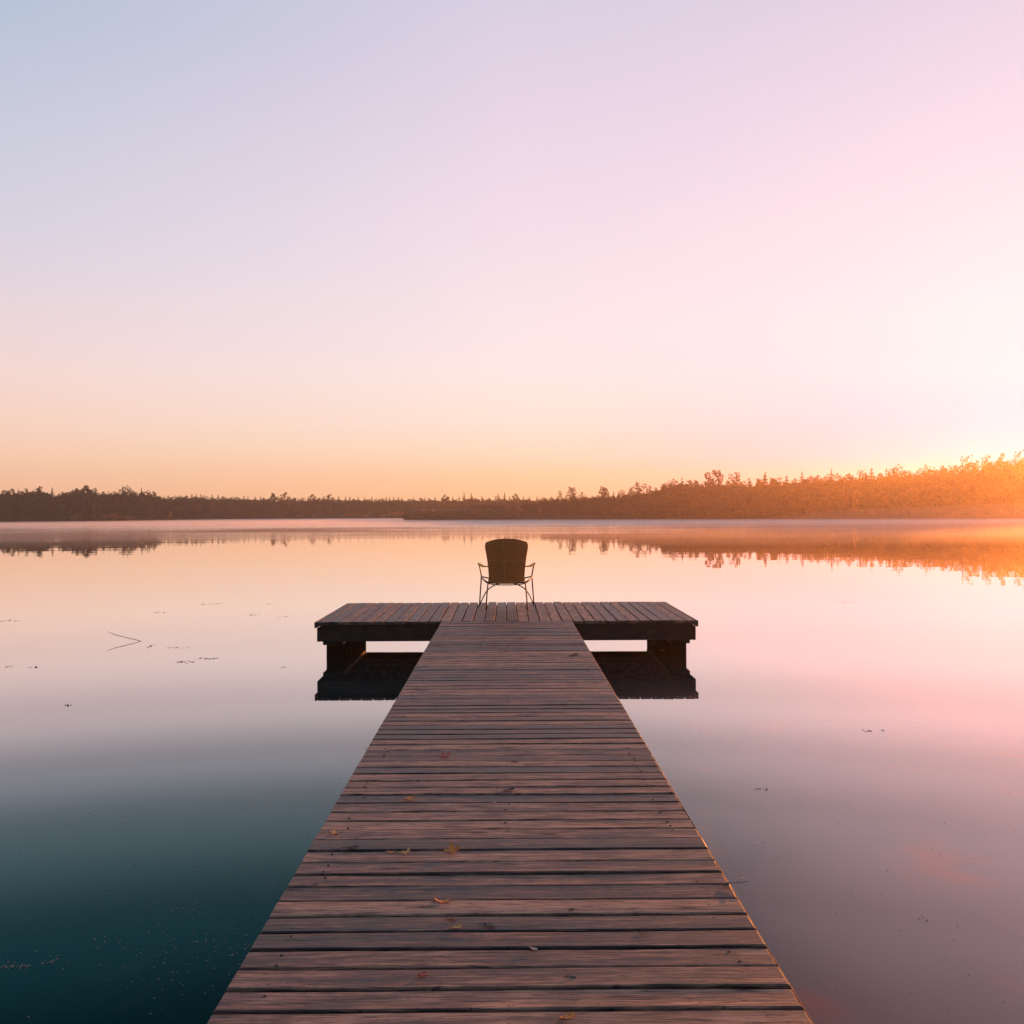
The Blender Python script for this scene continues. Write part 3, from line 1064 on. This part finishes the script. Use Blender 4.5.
NU, NV = 20, 18
vs, fs = [], []
for side in (0, 1):
    for j in range(NV + 1):
        for i in range(NU + 1):
            u, v = -1 + 2 * i / NU, j / NV
            p = back_surface(u, v)
            e = max(0, abs(u) - 0.93) / 0.07
            e2 = max(0, v - 0.95) / 0.05
            th = 0.024 * (1 - 0.45 * max(e, e2))
            p.y += (0.024 - th) * 0.6 if side == 0 else th
            vs.append(p)
n1 = (NU + 1) * (NV + 1)
for j in range(NV):
    for i in range(NU):
        a = j * (NU + 1) + i
        fs.append((a, a + 1, a + NU + 2, a + NU + 1))
        fs.append((n1 + a, n1 + a + NU + 1, n1 + a + NU + 2, n1 + a + 1))
for i in range(NU):
    fs.append((i + 1, i, n1 + i, n1 + i + 1))
    a = NV * (NU + 1) + i
    fs.append((a, a + 1, n1 + a + 1, n1 + a))
for j in range(NV):
    a = j * (NU + 1)
    fs.append((a, a + NU + 1, n1 + a + NU + 1, n1 + a))
    a += NU
    fs.append((a + NU + 1, a, n1 + a, n1 + a + NU + 1))
mb = MB()
mb.add(vs, fs)
back = mb.build('backrest', M_weave, chair, smooth=True)


def band(pts, w, name='seam_band'):
    m = MB()
    m.tube(pts, w, 6)
    return m.build(name, M_band, back, smooth=True)


band([back_surface(-0.13, k / 14) + Vector((0, 0.0, 0)) for k in range(15)], 0.0032)
band([back_surface(-1 + 2 * k / 16, 0.53) + Vector((0, 0.0, 0)) for k in range(17)], 0.0032)
mb = MB()
rim = [back_surface(-1, k / 10) for k in range(10)] + [back_surface(-1 + 2 * k / 14, 1) for k in range(15)] + [back_surface(1, 1 - k / 10) for k in range(1, 11)]
mb.tube([p + Vector((0, 0.010, 0)) for p in rim], 0.010, 8)
mb.build('rim', M_weave, back, smooth=True)

# seat: a shallow woven dish
vs, fs = [], []
NS, NR = 28, 6
for side in (0, 1):
    for r_ in range(NR + 1):
        for k in range(NS):
            th = 2 * PI * k / NS
            rr = r_ / NR
            c, s = math.cos(th), math.sin(th)
            x = 0.235 * rr * math.copysign(abs(c) ** 0.75, c)
            yv = 0.06 + 0.255 * rr * math.copysign(abs(s) ** 0.75, s)
            z = 0.334 + 0.012 * (yv + 0.2) / 0.5 + 0.012 * rr ** 3
            vs.append((x, yv, z - 0.030 * side))
m1 = (NR + 1) * NS
for r_ in range(NR):
    for k in range(NS):
        j = (k + 1) % NS
        a, b_, c_, d_ = r_ * NS + k, r_ * NS + j, (r_ + 1) * NS + j, (r_ + 1) * NS + k
        fs.append((a, d_, c_, b_))
        fs.append((m1 + a, m1 + b_, m1 + c_, m1 + d_))
for k in range(NS):
    j = (k + 1) % NS
    fs.append((NR * NS + k, m1 + NR * NS + k, m1 + NR * NS + j, NR * NS + j))
mb = MB()
mb.add(vs, fs)
mb.build('seat', M_weave, chair, smooth=True)

TR = 0.0085
# seat hoop
hoop = smooth_path([(-0.325, 0.20, 0.380), (-0.29, -0.02, 0.355), (-0.21, -0.15, 0.325), (0, -0.17, 0.318), (0.21, -0.15, 0.325), (0.29, -0.02, 0.355), (0.325, 0.20, 0.380)], 6)
mb = MB()
mb.tube(hoop, TR, 8)
mb.tube([p + Vector((0, 0.0, -0.022)) * (1 - (abs(p.x) / 0.33) ** 3) + Vector((0, 0.012, 0)) for p in hoop], TR * 0.8, 8)
mb.tube(smooth_path([(-0.325, 0.20, 0.380), (-0.22, 0.31, 0.352), (0, 0.33, 0.345), (0.22, 0.31, 0.352), (0.325, 0.20, 0.380)], 6), TR, 8)
mb.build('seat_frame', M_metal, chair, smooth=True)
for s in (-1, 1):
    mb = MB()
    mb.tube(smooth_path([(s * 0.352, 0.29, 0.0), (s * 0.338, 0.26, 0.20), (s * 0.325, 0.20, 0.380), (s * 0.338, 0.19, 0.47), (s * 0.350, 0.20, 0.525)], 5), TR, 8)
    mb.build('front_leg', M_metal, chair, smooth=True)
    mb = MB()
    mb.tube(smooth_path([(s * 0.258, -0.24, 0.0), (s * 0.246, -0.19, 0.18), (s * 0.232, -0.155, 0.328)], 5), TR, 8)
    mb.build('rear_leg', M_metal, chair, smooth=True)
    # armrest: a flat curved paddle
    path = smooth_path([(s * 0.243, -0.15, 0.522), (s * 0.280, -0.05, 0.514), (s * 0.335, 0.12, 0.528), (s * 0.360, 0.25, 0.542)], 6)
    vs, fs = [], []
    for i, p in enumerate(path):
        t = (path[min(i + 1, len(path) - 1)] - path[max(i - 1, 0)]).normalized()
        side = Vector((t.y, -t.x, 0)).normalized()
        hwid = 0.010 + 0.020 * math.sin(PI * min(1, 0.15 + 0.8 * i / (len(path) - 1)))
        for (a, z) in ((-1, 0), (1, 0), (1, 0.010), (0, 0.014), (-1, 0.010)):
            vs.append(p + side * hwid * a + Vector((0, 0, z)))
    for i in range(len(path) - 1):
        for k in range(5):
            j = (k + 1) % 5
            fs.append((i * 5 + k, i * 5 + j, (i + 1) * 5 + j, (i + 1) * 5 + k))
    fs.append((4, 3, 2, 1, 0))
    fs.append(tuple((len(path) - 1) * 5 + k for k in range(5)))
    mb = MB()
    mb.add(vs, fs)
    mb.build('armrest', M_band, chair, smooth=False)
mb = MB()
mb.tube(smooth_path([(-0.350, 0.288, 0.012), (-0.255, 0.27, 0.19), (-0.13, 0.24, 0.275), (0, 0.22, 0.300), (0.13, 0.24, 0.275), (0.255, 0.27, 0.19), (0.350, 0.288, 0.012)], 6), TR * 0.85, 8)
mb.build('arched_brace', M_metal, chair, smooth=True)


# ------------------------------------------------------------------ fallen leaves on the boards
def leaf_mat(name, c):
    m, t, out = material(name)
    tcn = t.node('ShaderNodeTexCoord')
    n = t.noise(tcn.outputs['Object'], 70, 3, 0.6)
    col = t.ramp(n, [(0.3, tuple(v * 0.45 for v in c)), (0.65, c)])
    principled(t, out, col, 0.6, 0.3, 0, bump(t, n, 0.3, 0.002))
    return m


LM = {'orange': leaf_mat('leaf_orange', (0.90, 0.27, 0.05)), 'gold': leaf_mat('leaf_gold', (0.85, 0.35, 0.10)), 'red': leaf_mat('leaf_red', (0.70, 0.12, 0.07)),
      'dark': leaf_mat('leaf_dark', (0.045, 0.055, 0.05)), 'brown': leaf_mat('leaf_brown', (0.17, 0.085, 0.045)), 'pale': leaf_mat('leaf_pale', (0.50, 0.36, 0.27)), 'bark': leaf_mat('twig_bark', (0.05, 0.035, 0.03))}


def leaf_mesh(kind, size, curl, seed):
    g = random.Random(seed)
    vs, fs = [], []
    if kind == 'lobed':
        n = 30
        rim_ = []
        for k in range(n):
            th = 2 * PI * k / n
            lobe = abs(math.cos(2.5 * (th - PI / 2)))
            r = size * 0.5 * (0.42 + 0.58 * lobe ** 1.3) * (0.8 + 0.2 * math.sin(th)) * g.uniform(0.85, 1.1)
            rim_.append((r * math.cos(th), r * math.sin(th)))
    else:
        n = 20
        rim_ = []
        for k in range(n):
            th = 2 * PI * k / n
            rim_.append((size * 0.5 * math.cos(th), size * 0.21 * math.sin(th) * (1 + 0.25 * math.cos(th)) * g.uniform(0.9, 1.1)))
    ph = g.random() * PI
    def zf(x, y):
        a = x * math.cos(ph) + y * math.sin(ph)
        b = -x * math.sin(ph) + y * math.cos(ph)
        return 0.0035 + curl * (a * a * 5.0 / size + 0.8 * abs(b) * (0.5 + 0.5 * math.sin(a * 60)))
    for lay in (0, 1):
        off = -0.0006 * lay
        vs.append((0, 0, zf(0, 0) + off))
        for q in (0.35, 0.7, 1.0):
            for (x, y) in rim_:
                vs.append((x * q, y * q, zf(x * q, y * q) + off))
    half = 1 + 3 * n
    for lay in (0, 1):
        o = lay * half
        for k in range(n):
            j = (k + 1) % n
            t1 = (o, o + 1 + k, o + 1 + j)
            fs.append(t1 if lay == 0 else t1[::-1])
            for q in range(2):
                a = o + 1 + q * n
                f = (a + k, a + n + k, a + n + j, a + j)
                fs.append(f if lay == 0 else f[::-1])
    for k in range(n):
        j = (k + 1) % n
        a = 1 + 2 * n
        fs.append((a + j, a + k, half + a + k, half + a + j))
    m = MB()
    m.add(vs, fs)
    sx0 = -size * 0.45
    m.tube([(sx0 * 0.4, 0, 0.006), (sx0, 0.002, 0.0045), (sx0 * 1.55, -0.006, 0.004)], 0.0012, 5)
    return m


LEAVES = [
    (409, 800, 0.075, 'lobed', 'orange', 1.2, 'bright orange curled leaf left of the middle, farther away than the other bright ones'),
    (450, 853, 0.085, 'lobed', 'orange', 1.6, 'large curled orange leaf with a dark shadow, lying left of the middle of the walkway'),
    (404, 854, 0.060, 'lobed', 'gold', 1.2, 'golden torn leaf just left of the large curled orange leaf'),
    (390, 853, 0.040, 'oval', 'orange', 0.8, 'small orange leaf scrap next to the golden torn leaf'),
    (350, 849, 0.060, 'oval', 'brown', 1.6, 'curled brown leaf near the left edge of the walkway'),
    (333, 834, 0.055, 'lobed', 'gold', 1.0, 'dull golden leaf on the left edge of the walkway'),
    (441, 903, 0.062, 'oval', 'orange', 0.9, 'oval rust-orange leaf on a dark board left of the middle'),
    (453, 929, 0.050, 'oval', 'gold', 1.0, 'pale golden leaf scrap lying at a board gap below the rust-orange one'),
    (448, 919, 0.045, 'oval', 'brown', 0.7, 'faint brown leaf just above the pale golden scrap'),
    (487, 926, 0.050, 'oval', 'dark', 0.4, 'flat dark blue-grey leaf near the middle of the walkway'),
    (420, 976, 0.040, 'oval', 'red', 0.9, 'small reddish leaf on the left half of the nearest boards'),
    (445, 757, 0.095, 'lobed', 'red', 0.9, 'dull red lobed leaf in the left middle of the walkway'),
    (493, 804, 0.030, 'oval', 'pale', 0.8, 'tiny pale leaf near the middle of the walkway'),
    (515, 763, 0.045, 'oval', 'brown', 0.8, 'small brown leaf crumb on the middle of the walkway'),
    (508, 791, 0.055, 'oval', 'dark', 0.9, 'dark curled leaf on the middle of the walkway above the tiny pale one'),
    (527, 765, 0.035, 'oval', 'pale', 0.6, 'pale leaf fleck right of the middle, halfway along the walkway'),
    (521, 639, 0.085, 'lobed', 'red', 0.8, 'small bright red leaf near the far end of the walkway'),
    (482, 646, 0.110, 'lobed', 'pale', 1.3, 'pale curled leaf near the far end of the walkway, left of the red one'),
    (573, 656, 0.100, 'oval', 'brown', 1.3, 'brown pointed leaf near the far right end of the walkway'),
    (531, 950, 0.035, 'oval', 'pale', 0.5, 'pale flat leaf scrap right of the middle on the near boards'),
    (565, 1019, 0.050, 'oval', 'orange', 0.6, 'dull orange leaf at the bottom of the picture right of the middle'),
    (543, 925, 0.0, '', '', 0, ''),
    (570, 911, 0.022, 'oval', 'dark', 0.5, 'small dark leaf crumb on the right half of the near boards'),
    (642, 934, 0.028, 'oval', 'dark', 0.4, 'black flat crumb of leaf on the right side of the near boards'),
    (569, 979, 0.030, 'oval', 'dark', 0.4, 'dark round crumb of leaf on the boards near the bottom'),
    (446, 809, 0.025, 'oval', 'pale', 0.5, 'tiny pale crumb beside the bright orange curled leaf'),
    (367, 750, 0.030, 'oval', 'pale', 0.6, 'pale crumb near the left edge halfway along the walkway'),
]
for i, (px, py, size, kind, c, curl, lab) in enumerate(LEAVES):
    if not size:
        continue
    p = ground_pt(px, py, DECK)
    o = leaf_mesh(kind, size * 0.85, curl * 0.20, 100 + i).build('fallen_leaf', LM[c])
    o.location = (p.x, p.y, DECK + 0.0005)
    o.rotation_euler = (random.uniform(-0.08, 0.08), random.uniform(-0.08, 0.08), random.uniform(-0.7, 0.7))
    tag(o, lab, 'leaf', 'fallen leaves on the walkway')

# a pale twig poking over the right edge of the walkway
m = MB()
m.tube(smooth_path([(-0.02, 0, 0.004), (0.0, 0.003, 0.006), (0.035, -0.002, 0.008), (0.062, 0.004, 0.012)], 4), [0.0022] * 13, 6)
m.tube([(0.02, 0, 0.008), (0.05, 0.018, 0.016)], 0.0018, 5)
m.tube([(0.0, 0, 0.007), (0.02, -0.018, 0.012)], 0.0018, 5)
p = ground_pt(728, 886, DECK)
o = m.build('twig', LM['pale'], smooth=True)
o.location = (p.x, p.y, DECK + 0.002)
tag(o, 'pale forked twig sticking out over the right edge of the walkway', 'twig')

# ------------------------------------------------------------------ things on and in the water
p0 = ground_pt(141, 641)
p1 = ground_pt(106, 641)
m = MB()
m.tube(smooth_path([(p0.x + 0.02, p0.y, -0.03), (p0.x, p0.y, 0.0), (p0.x - 0.16, p0.y - 0.02, 0.045), (p0.x - 0.33, p0.y, 0.085), (p0.x - 0.44, p0.y + 0.02, 0.125)], 5),
       [0.0038] * 16 + [0.003] * 3 + [0.002] * 2, 6)
tag(m.build('reed_stalk', LM['bark'], smooth=True), 'thin dark stalk leaning out of the water left of the platform, doubled by its reflection', 'reed')


def debris(px, py, wpx, n, seed):
    wob = 1.0 if py < 800 else 3.5
    """a loose raft of small leaf bits lying on the water"""
    g = random.Random(seed)
    m_ = MB()
    c = ground_pt(px, py)
    sc = c.y / F
    for k in range(int(n * 1.7)):
        u = g.uniform(-1, 1)
        x = u * wpx * 0.5 * sc
        yv = g.gauss(0, wob) * c.y * c.y / (F * EYE) * 0.6 - u * 0.0
        r = g.uniform(0.003, 0.010) * (c.y / 11) ** 0.5
        nn = 7
        if py > 800:
            r *= 0.7
        a0 = g.random() * 6
        top = [(x + r * g.uniform(0.7, 1.2) * math.cos(a0 + 2 * PI * q / nn), yv + r * 0.5 * g.uniform(0.7, 1.2) * math.sin(a0 + 2 * PI * q / nn)) for q in range(nn)]
        v = [(a, b, 0.0035) for a, b in top] + [(a * 1.0, b * 1.0, -0.002) for a, b in top]
        f = [tuple(range(nn))] + [(q, nn + q, nn + (q + 1) % nn, (q + 1) % nn) for q in range(nn)]
        m_.add(v, f)
    return m_, c


RAFTS = [(218, 603.5, 10, 5, 'brown', 'small brown clump of leaf bits floating highest left of the platform'),
         (205, 604, 20, 4, 'brown', 'thin scatter of bits just left of the highest floating clump'),
         (160, 612, 14, 6, 'brown', 'loose scatter of leaf bits floating above the leaning stalk'),
         (253, 615, 8, 5, 'brown', 'small raft of bits floating between the highest clump and the platform'),
         (282, 617, 8, 4, 'brown', 'short raft of bits floating nearest the platform on its left'),
         (275, 603.5, 16, 4, 'brown', 'faint scatter of bits right of the highest floating clump'),
         (12, 620.5, 18, 9, 'brown', 'leaf bits floating at the left edge of the picture level with the platform deck'),
         (150, 646, 7, 6, 'brown', 'small dark clump floating just right of the leaning stalk'),
         (178, 647.5, 22, 6, 'pale', 'thin pale line of bits floating right of the stalk'),
         (186, 662, 18, 12, 'brown', 'dense left part of the long raft of bits left of the platform legs'),
         (208, 658.5, 26, 14, 'brown', 'long slanting right part of the raft of bits left of the platform legs'),
         (283, 667, 5, 4, 'brown', 'tiny clump floating beside the left legs of the platform'),
         (4, 667, 14, 5, 'brown', 'bits floating at the left edge below the leaning stalk'),
         (34, 667, 9, 5, 'brown', 'short raft of bits near the left edge below the leaning stalk'),
         (68, 705, 7, 5, 'brown', 'small dark clump floating alone in the left middle water'),
         (15, 966, 28, 22, 'pale', 'yellowish raft of leaf bits floating in the lower left corner'),
         (49, 961, 12, 10, 'pale', 'yellowish bits right of the raft in the lower left corner'),
         (800, 573.5, 34, 8, 'brown', 'long thin raft floating far out on the right'),
         (848, 602, 22, 8, 'brown', 'raft of dark bits floating on the right, nearer than the long thin one'),
         (867, 731.5, 9, 5, 'dark', 'short dark line of bits floating in the right middle water'),
         (882, 730.5, 3, 2, 'dark', 'single dark bit right of the short dark line on the right'),
         (760, 790, 14, 5, 'pale', 'pale bits floating right of the middle of the walkway'),
         (920, 920, 10, 4, 'pale', 'pale bits floating on the lower right water')]
for i, (px, py, wp, n, c, lab) in enumerate(RAFTS):
    m, cpt = debris(px, py, wp, n, 300 + i)
    o = m.build('leaf_raft', LM[c])
    o.location = (cpt.x, cpt.y, 0)
    tag(o, lab, 'leaf litter', 'rafts of leaf litter floating on the lake')

g = random.Random(5)
m = MB()
for k in range(520):
    px, py = g.uniform(-150, 1150), 700 + 360 * g.random() ** 0.7
    if g.random() < 0.45:
        px, py = g.gauss(190, 70), g.gauss(935, 26)
    p = ground_pt(px, min(py, 1100))
    if abs(p.x - XC) < 0.85:
        continue
    r = g.uniform(0.0008, 0.0020)
    a0 = g.random() * 6
    v = [(p.x + r * math.cos(a0 + q * 1.2566) * 2.2, p.y + r * math.sin(a0 + q * 1.2566), 0.002) for q in range(5)]
    v += [(a, b, -0.001) for a, b, _ in v]
    m.add(v, [(0, 1, 2, 3, 4)] + [(q, 5 + q, 5 + (q + 1) % 5, (q + 1) % 5) for q in range(5)])
tag(m.build('floating_specks', LM['pale']), 'countless pale specks drifting on the dark water near the walkway', 'debris', kind='stuff')


# ------------------------------------------------------------------ air: haze and the mist lying on the water
def volume_box(name, x0, x1, y0, y1, z0, z1, color, density, aniso, label):
    m_ = bpy.data.materials.new(name)
    m_.use_nodes = True
    t = NT(m_.node_tree)
    t.n.clear()
    out = t.node('ShaderNodeOutputMaterial')
    pv = t.node('ShaderNodeVolumePrincipled')
    pv.inputs['Color'].default_value = (*color, 1)
    pv.inputs['Density'].default_value = density
    pv.inputs['Anisotropy'].default_value = aniso
    t.l.new(pv.outputs[0], out.inputs['Volume'])
    b = MB()
    b.box(x0, x1, y0, y1, z0, z1)
    return tag(b.build(name, m_), label, 'haze', kind='stuff')


volume_box('haze', -420, 420, -120, 410, -4, 17, (0.95, 0.76, 0.60), 0.00085, 0.79, 'thin morning haze over the whole lake')
volume_box('mist', -230, 200, 55, 120, 0.02, 0.30, (0.98, 0.88, 0.82), 0.010, 0.65, 'thin low mist lying on the middle of the lake')
volume_box('mist', -230, 200, 120.1, 260, 0.02, 0.24, (0.99, 0.90, 0.85), 0.055, 0.6, 'dense low band of mist lying on the water along the far shores')
m_ = bpy.data.materials['mist']
verts, faces = [], []
NA, NH = 32, 6
for j in range(NH):
    a_ = 0.5 * PI * j / NH
    for k in range(NA):
        th = 2 * PI * k / NA
        verts.append((98 + 62 * math.cos(th) * math.cos(a_), 142 + 24 * math.sin(th) * math.cos(a_), 0.36 + 2.4 * math.sin(a_)))
verts.append((98, 142, 0.36 + 2.4))
for j in range(NH - 1):
    for k in range(NA):
        q = (k + 1) % NA
        faces.append((j * NA + k, j * NA + q, (j + 1) * NA + q, (j + 1) * NA + k))
for k in range(NA):
    faces.append(((NH - 1) * NA + k, (NH - 1) * NA + (k + 1) % NA, NH * NA))
faces.append(tuple(range(NA - 1, -1, -1)))
mb = MB()
mb.add(verts, faces)
mm = m_.copy()
mm.name = 'mist_bank'
for nd in mm.node_tree.nodes:
    if nd.type == 'PRINCIPLED_VOLUME':
        nd.inputs['Density'].default_value = 0.0045
        nd.inputs['Anisotropy'].default_value = 0.7
tag(mb.build('mist_bank', mm), 'glowing bank of mist rising off the water before the right shore', 'haze', kind='stuff')
print('trees', n_tree, 'quads', nq)
